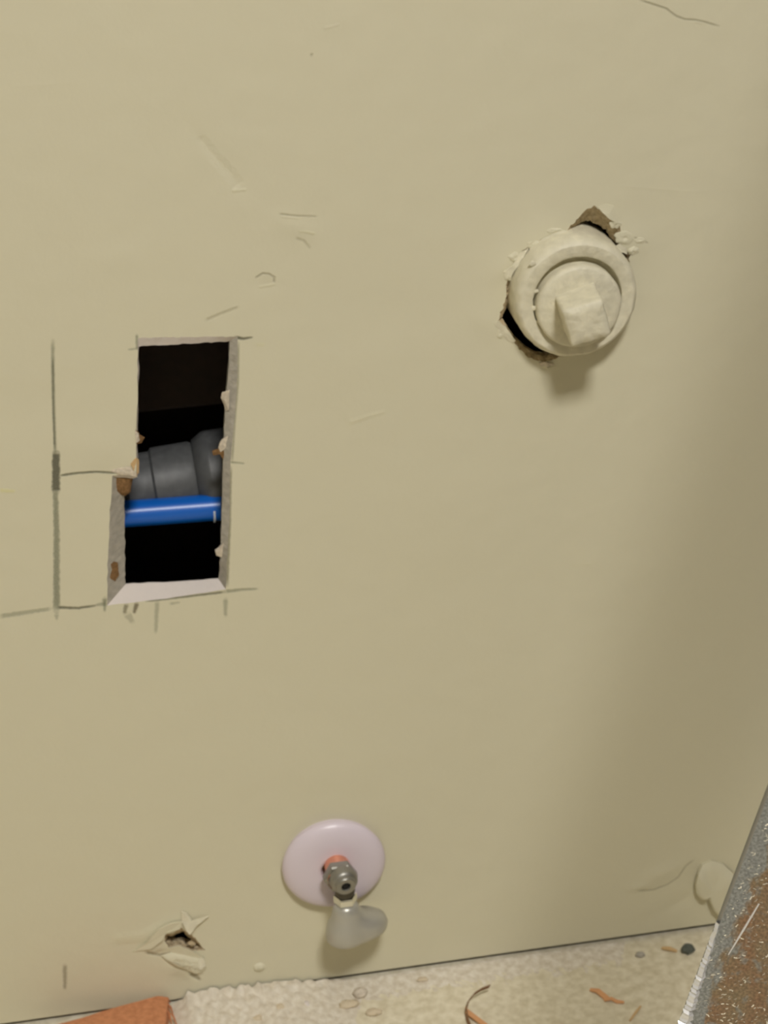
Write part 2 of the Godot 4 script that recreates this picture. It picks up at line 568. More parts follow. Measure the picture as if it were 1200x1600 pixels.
func build_materials() -> void:
	var speck := noise_tex(0.03, 4, 21, Color(0.80, 0.80, 0.80), Color(1, 1, 1))
	var lumps := noise_tex(0.03, 5, 22, Color(0, 0, 0), Color(1, 1, 1))
	M.speck = speck
	M.lumps = lumps
	M.paint = wall_material()
	M.paint_plain = grained(Color(0.843, 0.821, 0.716), 0.62, null, 4.0, lumps, 0.02)
	M.pipe_paint = grained(Color(0.90, 0.875, 0.775), 0.55, noise_tex(0.02, 4, 27, Color(0.9, 0.9, 0.9), Color(1, 1, 1)), 12.0, lumps, 0.035)
	M.gypsum = grained(Color(0.85, 0.815, 0.785), 0.9, null, 14.0, lumps, 0.04)
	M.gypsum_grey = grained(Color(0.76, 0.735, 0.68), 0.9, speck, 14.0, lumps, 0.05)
	M.crumb = grained(Color(0.83, 0.77, 0.66), 0.95, null, 16.0, lumps, 0.1)
	M.gypsum_dirty = grained(Color(0.92, 0.85, 0.71), 0.95, noise_tex(0.03, 4, 28, Color(0.68, 0.65, 0.60), Color(1, 1, 1)), 16.0, lumps, 0.25)
	M.paper = grained(Color(0.93, 0.88, 0.80), 0.9, speck, 20.0, lumps, 0.03)
	M.brown_paper = grained(Color(0.62, 0.47, 0.30), 0.9, noise_tex(0.04, 4, 29, Color(0.62, 0.6, 0.55), Color(1, 1, 1)), 22.0, lumps, 0.03)
	M.bounce_cut_brown = std(Color(0.33, 0.27, 0.21), 0.7)  # dark brown chosen to cut light bouncing off the unseen right wall
	M.room_paint = std(Color(0.70, 0.69, 0.65), 0.8)
	M.ceiling = std(Color(0.93, 0.92, 0.89), 0.8)
	M.floor = grained(Color(0.93, 0.90, 0.81), 0.9, noise_tex(0.025, 5, 23, Color(0.86, 0.84, 0.79), Color(1, 1, 1), 1024), 4.5, lumps, 0.04)
	M.dust = grained(Color(0.93, 0.905, 0.85), 0.95, noise_tex(0.03, 4, 30, Color(0.84, 0.81, 0.76), Color(1, 1, 1)), 10.0, lumps, 0.04)
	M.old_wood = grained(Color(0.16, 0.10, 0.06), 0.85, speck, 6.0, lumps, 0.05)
	M.abs = grained(Color(0.37, 0.375, 0.375), 0.5, speck, 10.0, lumps, 0.01)
	M.blue = std(Color(0.06, 0.38, 0.75), 0.33)
	M.ink = std(Color(0.8, 0.83, 0.88), 0.5)
	M.white_plastic = std(Color(0.86, 0.815, 0.85), 0.33)
	M.copper = std(Color(0.93, 0.66, 0.54), 0.38, 0.75)
	M.chrome = grained(Color(0.60, 0.59, 0.56), 0.42, null, 30.0, lumps, 0.006, 0.75)
	M.chrome_dark = std(Color(0.34, 0.32, 0.28), 0.45, 0.7)
	M.chrome_bright = std(Color(0.92, 0.92, 0.9), 0.14, 1.0)
	M.handle = std(Color(0.72, 0.71, 0.67), 0.33, 0.35)
	M.bore_shade = std(Color(0.03, 0.03, 0.03), 0.8)
	M.cedar = grained(Color(0.84, 0.58, 0.41), 0.8, noise_tex(0.03, 4, 31, Color(0.84, 0.80, 0.76), Color(1, 1, 1)), 12.0, lumps, 0.06)
	M.shaving = std(Color(0.86, 0.64, 0.45), 0.8)
	M.shaving_dark = std(Color(0.52, 0.39, 0.27), 0.8)
	M.tan_wood = std(Color(0.82, 0.69, 0.50), 0.8)
	M.grey_chip = grained(Color(0.42, 0.44, 0.40), 0.9, speck, 30.0, lumps, 0.1)
	M.lamp_glow = std(Color(1, 1, 1), 0.5)
	M.lamp_glow.emission_enabled = true
	M.lamp_glow.emission = Color(1.0, 0.991, 0.978)
	M.lamp_glow.emission_energy_multiplier = 2.0
	M.zinc = std(Color(0.62, 0.62, 0.61), 0.36, 0.85)
	M.zinc_bright = std(Color(0.90, 0.90, 0.90), 0.35, 0.45)
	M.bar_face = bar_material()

func build_room() -> void:
	var x0 := -2.2
	var x1 := 0.36
	var z1 := 3.0
	var top := 2.43
	var st := begin()
	box(st, Vector3(x0 - 0.1, -0.1, -0.14), Vector3(x1 + 0.1, 0.0, z1 + 0.1))
	struct(put("floor", st, M.floor))
	st = begin()
	box(st, Vector3(x0 - 0.1, top, -0.14), Vector3(x1 + 0.1, top + 0.1, z1 + 0.1))
	struct(put("ceiling", st, M.ceiling))
	st = begin()
	box(st, Vector3(x0 - 0.1, 0, -0.14), Vector3(x0, top, z1 + 0.1))
	struct(put("wall_left", st, M.room_paint))
	st = begin()
	box(st, Vector3(x1, 0, -0.14), Vector3(x1 + 0.1, top, z1 + 0.1))
	struct(put("wall_right", st, M.bounce_cut_brown))
	st = begin()
	box(st, Vector3(x0, 0, z1), Vector3(x1, top, z1 + 0.1))
	struct(put("wall_front", st, M.room_paint))
	var t := thing("ceiling_lamp", "square flat lamp on the white ceiling above the cleanout wall", "lamp", Vector3(0.12, top, 1.62))
	st = begin()
	box(st, Vector3(-0.20, -0.03, -0.20), Vector3(0.20, 0.0, 0.20), 0.004)
	put("frame", st, M.ceiling, t)
	st = begin()
	box(st, Vector3(-0.17, -0.034, -0.17), Vector3(0.17, -0.030, 0.17))
	put("diffuser", st, M.lamp_glow, t)

func holes_px() -> Dictionary:
	# [outer x, y, inner x, y, inner depth in mm]: the outline on the wall's face and the edge that shows inside it
	var sawn := [[215, 528, 217, 541, 2], [252, 527, 255, 539, 2], [290, 527, 292, 537, 2], [335, 526, 330, 535, 2], [371, 526, 359, 533, 3], [371, 590, 356, 590, 4], [366, 657, 351, 657, 4],
		[360, 723, 349, 723, 4], [359, 790, 347, 790, 4], [356, 857, 345, 857, 4], [353, 921, 342, 904, 9], [260, 935, 268, 909, 9], [168, 946, 196, 913, 9], [168, 883, 195, 880, 8],
		[171, 823, 195, 830, 8], [175, 743, 194, 752, 8], [194, 741, 205, 748, 3], [213, 741, 215, 745, 3], [213, 720, 215, 720, 4], [213, 677, 215, 677, 4], [215, 603, 217, 603, 3]]
	var round_ := [[790, 460, 796, 460, 6], [792, 438, 798, 438, 6], [801, 413, 806, 414, 6], [816, 392, 822, 396, 6], [845, 374, 850, 382, 6], [868, 366, 874, 374, 6], [886, 362, 890, 371, 7],
		[900, 344, 903, 350, 9], [913, 330, 915, 345, 10], [929, 321, 929, 348, 10], [944, 334, 942, 355, 10], [956, 344, 950, 364, 9], [968, 353, 957, 374, 8], [973, 372, 964, 384, 8], [966, 384, 968, 390, 7],
		[985, 396, 976, 399, 6], [982, 412, 976, 414, 6], [984, 440, 978, 440, 6], [986, 470, 980, 470, 6], [982, 500, 976, 498, 6], [965, 522, 960, 518, 6], [935, 540, 930, 534, 6], [900, 548, 900, 540, 6],
		[868, 561, 870, 552, 5], [848, 567, 850, 559, 3], [822, 555, 827, 548, 4], [802, 535, 806, 531, 3], [791, 513, 795, 511, 3], [778, 501, 783, 499, 3], [782, 488, 787, 489, 3], [787, 477, 793, 478, 5]]
	var torn := [[256, 1470, 259, 1471, 4], [257, 1459, 261, 1462, 4], [271, 1458, 272, 1462, 5], [283, 1450, 284, 1455, 5], [295, 1457, 292, 1462, 5], [306, 1468, 301, 1470, 5], [320, 1484, 313, 1481, 3], [300, 1486, 298, 1481, 4], [281, 1481, 281, 1477, 5], [266, 1483, 268, 1477, 4]]
	return {"sawn": sawn, "round": round_, "torn": torn}

func build_wall() -> void:
	var lo := Vector2(-2.2, 0.004)
	var hi := Vector2(0.36, 2.43)
	var H := holes_px()
	var front := []
	var back := []
	var rims := {}
	for key in ["sawn", "round", "torn"]:
		var a := []
		var b := []
		for e in H[key]:
			a.append(wl(e[0], e[1]))
			b.append(wl(e[2], e[3], -0.001 * e[4]))
		var amp := 0.0007 if key == "sawn" else 0.0014
		a = roughen(a, 6, amp, 900.0)
		b = roughen(b, 6, amp * 1.2, 900.0, 50.0)
		for k in a.size():
			a[k].z = 0.0
		var c := []
		var mid := Vector3.ZERO
		for p in b:
			mid += p / b.size()
		for p in b:
			c.append(Vector3(p.x + (p.x - mid.x) * 0.02, p.y + (p.y - mid.y) * 0.02, -BOARD))
		front.append(flat2(a))
		back.append(flat2(c))
		rims[key] = [a, b, c]
	var cuts := [-0.24, front[2][0].x, 0.0, 0.111, 0.30]
	cuts[1] = wl(270, 800).x
	# the three cuts that pass through holes: the torn hole and the sawn hole share none, so each has its own
	var torn_x := wl(283, 1470).x
	var sawn_x := wl(270, 740).x
	cuts = [minf(torn_x, sawn_x), maxf(torn_x, sawn_x), 0.111]
	var st := begin()
	sheet(st, lo, hi, cuts, front, 0.0, 1.0)
	sheet(st, lo, hi, cuts, back, -BOARD, -1.0)
	# lower lip of the board
	st.set_smooth_group(-1)
	st.set_normal(Vector3(0, -1, 0))
	st.set_uv(Vector2(0.02, 0.02))
	quad(st, Vector3(lo.x, lo.y, 0), Vector3(lo.x, lo.y, -BOARD), Vector3(hi.x, lo.y, -BOARD), Vector3(hi.x, lo.y, 0))
	var wall := put("wall_back", st, M.paint, self, false)
	struct(wall)
	# the broken edges of the board inside each opening
	for key in rims:
		var r: Array = rims[key]
		var runs := [[0, -1, M.gypsum_dirty, "crumbled gypsum round the cleanout" if key == "round" else "torn gypsum of the small ragged hole"]]
		if key == "sawn":
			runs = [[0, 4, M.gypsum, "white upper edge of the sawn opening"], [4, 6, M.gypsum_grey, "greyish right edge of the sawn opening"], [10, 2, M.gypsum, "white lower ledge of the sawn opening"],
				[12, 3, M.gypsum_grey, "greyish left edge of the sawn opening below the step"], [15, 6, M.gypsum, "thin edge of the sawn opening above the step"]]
		for run: Array in runs:
			var s2 := begin()
			var cnt: int = run[1] * 6 if run[1] > 0 else -1
			s2.set_smooth_group(1)
			band(s2, r[0], r[1], run[0] * 6, cnt)
			s2.set_smooth_group(2)
			band(s2, r[1], r[2], run[0] * 6, cnt)
			part_label(put("gypsum_edge", s2, run[2], wall), run[3])
	torn_bits(wall)

func shard(parent: Node, called: String, m: Material, spec: Array, thick := 0.0008) -> void:
	var pts := []
	for e in spec:
		pts.append(wl(e[0], e[1], 0.001 * e[2]))
	pts = roughen(pts, 3, 0.0005, 900.0)
	var st := begin()
	scrap(st, pts, Vector3(0, 0, 1), thick)
	put(called, st, m, parent)

func torn_bits(wall: Node) -> void:
	# scraps of the board's paper hanging in the sawn opening
	shard(wall, "torn_paper", M.paper, [[359, 610, -1], [347, 613, -4], [345, 622, -5], [350, 632, -5], [352, 643, -4], [358, 640, -1]])
	shard(wall, "torn_paper", M.paper, [[357, 680, -2], [346, 688, -4], [341, 700, -5], [345, 706, -5], [354, 700, -3]])
	shard(wall, "torn_paper", M.brown_paper, [[346, 700, -5], [331, 705, -7], [334, 712, -7], [344, 710, -6], [352, 722, -5], [352, 706, -4]])
	shard(wall, "torn_paper", M.paper, [[350, 848, -2], [342, 856, -5], [336, 861, -6], [338, 868, -6], [346, 871, -4]], 0.0015)
	shard(wall, "torn_paper", M.brown_paper, [[213, 672, 0.3], [219, 680, -2], [226, 684, -3], [221, 692, -3], [213, 694, 0.3]])
	shard(wall, "torn_paper", M.paper, [[211, 672, 0.7], [216, 678, 0.2], [219, 688, -1], [213, 692, 0.7]])
	shard(wall, "torn_paper", M.tan_wood, [[204, 725, 0.8], [212, 716, 0.6], [217, 719, -1], [217, 738, -2], [213, 746, -2], [208, 734, 0.5]])
	shard(wall, "torn_paper", M.paper, [[172, 736, 0.5], [190, 731, 0.9], [203, 730, 1.2], [211, 739, 0.9], [215, 746, 0.2], [204, 743, 0.5], [190, 742, 0.5]])
	# curl of brown backing paper under the step
	var pts := []
	var st := begin()
	var outline := []
	for e in [[176, 742, -4], [190, 741, -4], [208, 744, -5], [206, 756, -6], [204, 768, -6], [196, 775, -6], [186, 772, -6], [177, 768, -5]]:
		outline.append(wl(e[0], e[1], 0.001 * e[2]))
	mound(st, roughen(outline, 3, 0.0004), Vector3(0, 0.2, 1).normalized(), 0.0025, 5, 0.0005, 0.001)
	part_label(put("torn_paper", st, M.brown_paper, wall), "brown curl of backing paper under the step of the opening")
	shard(wall, "torn_paper", M.brown_paper, [[170, 874, -1.0], [184, 880, -4], [186, 898, -4], [180, 908, -3], [170, 903, -1.0]], 0.0006)
	# lifted shreds round the small ragged hole
	shard(wall, "torn_paper", M.pipe_paint, [[283, 1424, 1.0], [292, 1427, 1.5], [300, 1440, 2.5], [326, 1432, 2.5], [308, 1446, 3.5], [297, 1461, 4.5], [291, 1455, 4.0], [284, 1440, 1.5]])
	shard(wall, "torn_paper", M.paint_plain, [[208, 1487, 0.5], [228, 1474, 2.0], [248, 1452, 3.0], [268, 1443, 3.0], [286, 1440, 2.0], [280, 1452, 2.5], [260, 1457, 3.0], [254, 1470, 3.0], [236, 1483, 2.0]])
	shard(wall, "torn_paper", M.paint_plain, [[262, 1482, 0.5], [280, 1478, 2.0], [300, 1486, 2.0], [316, 1496, 1.0], [300, 1506, 1.0], [276, 1498, 0.6]])
	shard(wall, "torn_paper", M.pipe_paint, [[303, 1499, 1.0], [318, 1498, 2.0], [322, 1508, 3.0], [314, 1516, 4.0], [304, 1510, 2.0]])
	shard(wall, "torn_paper", M.gypsum_dirty, [[292, 1474, -1.0], [300, 1471, 0.0], [306, 1475, 0.5], [300, 1479, 0.0]])
	# the bruised bulge under it
	st = begin()
	outline = []
	for e in [[252, 1494], [268, 1488], [288, 1489], [308, 1495], [321, 1502], [323, 1513], [315, 1521], [304, 1522], [290, 1514], [270, 1508]]:
		outline.append(wl(e[0], e[1], 0.0005))
	mound(st, roughen(outline, 3, 0.0006), Vector3(0, -0.25, 1).normalized(), 0.0026, 7, 0.0016, 0.001)
	put("bulge", st, M.paint_plain, wall)
	# loose paint lips round the cleanout opening
	shard(wall, "paint_flake", M.paint_plain, [[934, 323, 0.3], [948, 319, 0.4], [960, 322, 0.6], [968, 336, 0.5], [966, 350, 0.8], [952, 342, 1.5], [943, 334, 1.2]])
	shard(wall, "paint_flake", M.pipe_paint, [[960, 386, 1.5], [968, 382, 1.5], [978, 388, 1.0], [980, 397, 1.0], [970, 394, 2.0]])
	shard(wall, "paint_flake", M.pipe_paint, [[786, 425, 0.3], [800, 416, 0.6], [812, 396, 0.8], [826, 388, 0.9], [818, 402, 1.6], [806, 420, 1.6], [798, 434, 1.0]])
	shard(wall, "paint_flake", M.pipe_paint, [[826, 390, 0.5], [850, 372, 0.9], [872, 362, 0.9], [886, 360, 1.2], [872, 371, 2.0], [850, 382, 2.0], [834, 390, 1.6]])
	shard(wall, "paint_flake", M.pipe_paint, [[772, 505, 0.2], [780, 502, 1.0], [794, 516, 1.2], [806, 533, 1.2], [800, 536, 0.4], [784, 524, 0.2]])
	shard(wall, "paint_flake", M.paper, [[842, 568, 0.8], [852, 566, 1.5], [866, 569, 1.5], [856, 573, 1.5], [846, 572, 1.0]])
	# rough crust of old paint and filler round the cleanout
	for e in [[975, 372, 15, 11], [990, 392, 9, 7], [1000, 376, 9, 5], [962, 350, 9, 7], [806, 402, 12, 7], [835, 382, 14, 6], [868, 362, 14, 6], [783, 520, 7, 9], [856, 572, 12, 5], [793, 430, 6, 10]]:
		st = begin()
		var ring := []
		for k in 18:
			var a := TAU * k / 18
			var wob := 1.0 + 0.5 * noise.get_noise_2d(k * 55.0, e[0] * 3.0)
			ring.append(wl(e[0] + cos(a) * e[2] * wob, e[1] + sin(a) * e[3] * wob, 0.0001))
		mound(st, ring, Vector3(0, 0, 1), 0.0005, 6, 0.0009, 0.0004)
		put("filler_crust", st, M.paint_plain, wall)
	# a flap of wall skin peeling away low on the right
	st = begin()
	outline = []
	for e in [[1098, 1352], [1091, 1368], [1087, 1384], [1088, 1396], [1095, 1405], [1102, 1406], [1107, 1401], [1110, 1412], [1116, 1425], [1126, 1434], [1140, 1430], [1152, 1400], [1150, 1370], [1130, 1350], [1112, 1346]]:
		outline.append(wl(e[0], e[1], 0.005 if e[1] > 1362 else 0.002))
	mound(st, roughen(outline, 3, 0.0003), Vector3(0, 0, 1), 0.0022, 6, 0.0002, 0.0022, 0.4)
	part_label(put("peeled_skin", st, M.paint_plain, wall), "lobed flap of wall skin lifting from the wall beside the metal bar")
	# a small popped nail head under the paint
	st = begin()
	outline = []
	for k in 14:
		var a := TAU * k / 14
		outline.append(wl(405, 1511) + Vector3(cos(a) * 0.0042, sin(a) * 0.0036, 0))
	mound(st, outline, Vector3(0, 0, 1), 0.0016, 5, 0.0008, 0.0005, 0.1)
	put("paint_blister", st, M.paint_plain, wall)

func build_cavity() -> void:
	# what stands inside the wall: the far board, two studs, the sole plate, a block between the studs
	var st := begin()
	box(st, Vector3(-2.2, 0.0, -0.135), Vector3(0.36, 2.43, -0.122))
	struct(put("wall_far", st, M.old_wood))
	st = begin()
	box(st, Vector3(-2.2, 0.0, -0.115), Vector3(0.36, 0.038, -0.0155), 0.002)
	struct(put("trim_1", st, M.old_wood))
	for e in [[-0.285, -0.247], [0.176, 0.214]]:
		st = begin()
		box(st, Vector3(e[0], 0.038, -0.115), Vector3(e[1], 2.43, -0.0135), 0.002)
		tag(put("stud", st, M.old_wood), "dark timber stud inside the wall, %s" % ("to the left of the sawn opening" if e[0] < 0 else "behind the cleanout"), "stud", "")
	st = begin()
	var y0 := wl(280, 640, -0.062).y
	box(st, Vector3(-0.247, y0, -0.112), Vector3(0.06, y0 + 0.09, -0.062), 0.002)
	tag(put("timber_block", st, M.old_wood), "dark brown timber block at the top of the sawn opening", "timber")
	# blue water pipe
	var a := wl(197, 803, -0.036)
	var b := wl(345, 792, -0.036)
	var d := (b - a).normalized()
	var p0 := a + d * ((-0.247 - a.x) / d.x)
	var p1 := a + d * ((0.176 - a.x) / d.x)
	var t := thing("water_pipe", "bright blue plastic water pipe crossing the sawn opening", "pipe", p0)
	st = begin()
	tube(st, [Vector3.ZERO, (p1 - p0) * 0.5, p1 - p0], [0.0081, 0.0081, 0.0081], 32)
	put("tube", st, M.blue, t)
	st = begin()
	var r0 := wl(332, 795, -0.036) - p0
	tube(st, [r0, r0 + d * 0.0012], [0.00835, 0.00835], 32)
	part_label(put("band", st, M.ink, t), "thin pale ring on the pipe")
	# black drain fitting behind it
	var c := wl(275, 753, -0.062)
	var c1 := wl(340, 742, -0.062)
	var dd := (c1 - c).normalized()
	t = thing("drain_fitting", "dull black plastic drain coupling behind the blue pipe", "pipe fitting", c)
	var tr := Transform3D(Basis(dd.cross(Vector3.BACK).normalized(), dd.cross(dd.cross(Vector3.BACK)).normalized(), dd), Vector3.ZERO)
	tr.basis.y = dd.cross(tr.basis.x).normalized()
	st = begin()
	lathe(st, [[0.0, -0.0135], [0.0215, -0.0135, 1], [0.0232, -0.0120, 1], [0.0232, 0.0105], [0.0222, 0.0125, 1], [0.0, 0.0125, 1]], 48, tr)
	put("coupling", st, M.abs, t)
	st = begin()
	lathe(st, [[0.0195, -0.118], [0.0195, -0.0135]], 40, tr)
	put("pipe", st, M.abs, t)
	st = begin()
	lathe(st, [[0.0, -0.030], [0.0200, -0.030, 1], [0.0212, -0.0285, 1], [0.0212, -0.0135]], 48, tr)
	put("collar", st, M.abs, t)
	st = begin()
	lathe(st, [[0.0205, 0.0125], [0.0236, 0.0130], [0.0276, 0.0195], [0.0280, 0.0215, 1], [0.0280, 0.060], [0.0266, 0.0625, 1], [0.0, 0.0625, 1]], 48, tr)
	put("hub", st, M.abs, t)

func build_cleanout() -> void:
	var t := thing("cleanout_fitting", "cream painted drain cleanout with a square headed plug in a ragged opening", "pipe fitting", Vector3(0.1115, 0.4785, 0.0))
	var st := begin()
	lathe(st, [[0.0355, -0.10], [0.0355, 0.0060], [0.0352, 0.0110], [0.0344, 0.0140], [0.0332, 0.0158], [0.0322, 0.0163, 1], [0.0264, 0.0165], [0.0256, 0.0158, 1], [0.0252, 0.0100, 1], [0.0, 0.0100, 1]], 96, Transform3D.IDENTITY, 0.0005)
	put("hub", st, M.pipe_paint, t)
	st = begin()
	lathe(st, [[0.0241, 0.004], [0.0243, 0.0182], [0.0238, 0.0200], [0.0224, 0.0209], [0.018, 0.0212], [0.0, 0.0212]], 80, Transform3D.IDENTITY, 0.0003)
	var plug := put("plug", st, M.pipe_paint, t)
	plug.position = Vector3(0.0002, -0.0026, 0.0)
	# the square drive: four slightly tapered sides with softened, lumpy edges
	st = begin()
	st.set_smooth_group(1)
	var prof := [[0.0119, 0.0], [0.0116, 0.0015], [0.0115, 0.005], [0.0115, 0.012], [0.0115, 0.0212], [0.0112, 0.0230], [0.0104, 0.0242], [0.0060, 0.0246], [0.0, 0.0246]]
	var seg := 64
	var turn := deg_to_rad(15.0)
	for i in prof.size() - 1:
		for k in seg:
			var q := []
			for e in [[i + 1, k], [i + 1, k + 1], [i, k + 1], [i, k]]:
				var a: float = TAU * (e[1] % seg) / seg + PI / 4
				var ca := cos(a)
				var sa := sin(a)
				# superellipse close to a square
				var rr: float = prof[e[0]][0] / pow(pow(absf(ca), 18.0) + pow(absf(sa), 18.0), 1.0 / 18.0)
				var p := Vector3(ca * rr, sa * rr, prof[e[0]][1]).rotated(Vector3.BACK, turn)
				p.z += clampf(p.z / 0.0246, 0, 1) * (0.035 * p.x + 0.02 * p.y)
				var w := noise.get_noise_3dv(p * 2600.0) + 0.6 * noise.get_noise_3dv(p * 6500.0)
				p += Vector3(ca, sa, 0.8) * w * 0.00055 * minf(1.0, prof[e[0]][0] / 0.004)
				q.append(p)
			quad(st, q[0], q[1], q[2], q[3])
	var head := put("square_head", st, M.pipe_paint, plug)
	head.position = Vector3(-0.0004, 0.0002, 0.0204)
	head.rotation = Vector3(0.0, -0.07, 0.0)
	# caked paint in the joint and along the top of the hub
	for e in [[832, 412, 5.0], [838, 455, 3.5], [834, 482, 4.5], [842, 502, 3.5]]:
		st = begin()
		var c := wl(e[0], e[1], 0.0162) - t.position
		var ring := []
		for k in 12:
			var a := TAU * k / 12
			ring.append(c + Vector3(cos(a), sin(a) * 0.7, 0) * e[2] * 0.0004 * (1.0 + 0.4 * noise.get_noise_2d(k * 40.0, e[0])))
		mound(st, ring, Vector3(0, 0, 1), 0.0003, 3, 0.0003, 0.001)
		put("paint_lump", st, M.pipe_paint, t)

func build_valve() -> void:
	var t := thing("stop_valve", "metal water stop valve with a round white flange low on the wall", "valve", Vector3(-0.0428, 0.1017, 0.0))
	var st := begin()
	lathe(st, [[0.0318, 0.0], [0.0318, 0.0030, 1], [0.0328, 0.0030, 1], [0.0333, 0.0038], [0.0336, 0.0047], [0.0331, 0.0062], [0.0317, 0.0080], [0.0290, 0.0096], [0.0250, 0.0108], [0.0190, 0.0116], [0.0120, 0.0120], [0.0096, 0.0120], [0.0090, 0.0113], [0.0089, 0.0]], 96)
	part_label(put("flange", st, M.white_plastic, t), "round white plastic flange against the wall")
	var ax := Vector3(0.0011, 0.0045, 0.0)
	st = begin()
	lathe(st, [[0.0080, -0.05], [0.0080, 0.028]], 40, Transform3D(Basis.IDENTITY, ax))
	part_label(put("pipe", st, M.copper, t), "short bare copper pipe")
	# compression nut: six flats
	st = begin()
	lathe_flat(st, [[0.0080, 0.0200], [0.0100, 0.0200], [0.0110, 0.0210], [0.0110, 0.0258], [0.0102, 0.0268], [0.0, 0.0268]], 6, Transform3D(Basis.IDENTITY, ax + Vector3(0.0005, 0, 0)))
	put("nut", st, M.chrome, t)
	# body with the outlet that faces out of the wall, a little to the right of the pipe's axis
	var lean := Transform3D(Basis(Vector3.RIGHT, 0.06) * Basis(Vector3.UP, 0.10), ax + Vector3(0.0014, 0.0012, 0.0235))
	st = begin()
	lathe(st, [[0.0082, 0.0], [0.0088, 0.0015, 1], [0.0090, 0.0060], [0.0086, 0.0080], [0.0078, 0.0092], [0.0068, 0.0098, 1], [0.0067, 0.0114], [0.0060, 0.0122, 1], [0.0032, 0.0122, 1], [0.0029, 0.0114, 1], [0.0028, 0.0030, 1], [0.0, 0.0030, 1]], 40, lean)
	put("body", st, M.chrome, t)
	st = begin()
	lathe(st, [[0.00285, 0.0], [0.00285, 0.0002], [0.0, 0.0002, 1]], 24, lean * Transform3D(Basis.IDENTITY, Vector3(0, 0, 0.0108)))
	put("outlet_shade", st, M.bore_shade, t)  # black disc stands in for the shade inside the outlet
	# stem that points down, bonnet nut, screw
	var down := Transform3D(Basis(Vector3.RIGHT, deg_to_rad(90.0)), ax + Vector3(0.0026, -0.0025, 0.0270))
	st = begin()
	lathe(st, [[0.0064, 0.000], [0.0066, 0.0065], [0.0062, 0.0085, 1], [0.0056, 0.0092], [0.0046, 0.0105, 1], [0.0046, 0.0240]], 36, down)
	put("stem", st, M.chrome_dark, t)
	st = begin()
	lathe_flat(st, [[0.0046, 0.0095], [0.0072, 0.0095], [0.0076, 0.0105], [0.0076, 0.0145], [0.0070, 0.0157], [0.0046, 0.0157]], 6, down)
	put("bonnet_nut", st, M.chrome_bright, t)
	# oval handle: a skirt that flares into two wings
	st = begin()
	st.set_smooth_group(1)
	var seg := 72
	var rows := [[0.0, 0.0164, 0.0], [0.0060, 0.0164, 0.0], [0.0078, 0.0172, 0.0], [0.0088, 0.0190, 0.05], [0.0098, 0.0225, 0.3], [0.0112, 0.0262, 0.75], [0.0118, 0.0300, 1.0], [0.0124, 0.0345, 1.0], [0.0121, 0.0376, 1.0], [0.0109, 0.0392, 0.95], [0.0080, 0.0397, 0.8], [0.0, 0.0397, 0.0]]
	for i in rows.size() - 1:
		for k in seg:
			var q := []
			for e in [[i + 1, k], [i + 1, k + 1], [i, k + 1], [i, k]]:
				var a: float = TAU * (e[1] % seg) / seg
				var row: Array = rows[e[0]]
				var wing: float = row[2] * (1.30 * pow(maxf(0.0, cos(a)), 3.5) + 0.15 * pow(maxf(0.0, -cos(a)), 2.0))
				var r: float = row[0] * (1.0 + wing)
				q.append(down * Vector3(cos(a - 0.35) * r, sin(a - 0.35) * r, row[1] + 0.0055 * clampf((row[1] - 0.0164) / 0.004, 0.0, 1.0)))
			quad(st, q[0], q[1], q[2], q[3])
	put("handle", st, M.handle, t)
	st = begin()
	lathe(st, [[0.0036, 0.0425], [0.0036, 0.0447], [0.0028, 0.0455], [0.0, 0.0457]], 24, down)
	put("screw", st, M.chrome_bright, t)

func lathe_flat(st: SurfaceTool, prof: Array, seg: int, t: Transform3D) -> void:
	st.set_smooth_group(-1)
	for i in prof.size() - 1:
		for k in seg:
			var q := []
			for e in [[i + 1, k], [i + 1, k + 1], [i, k + 1], [i, k]]:
				var a: float = TAU * (e[1] % seg) / seg
				q.append(t * Vector3(cos(a) * prof[e[0]][0], sin(a) * prof[e[0]][0], prof[e[0]][1]))
			quad(st, q[0], q[1], q[2], q[3])

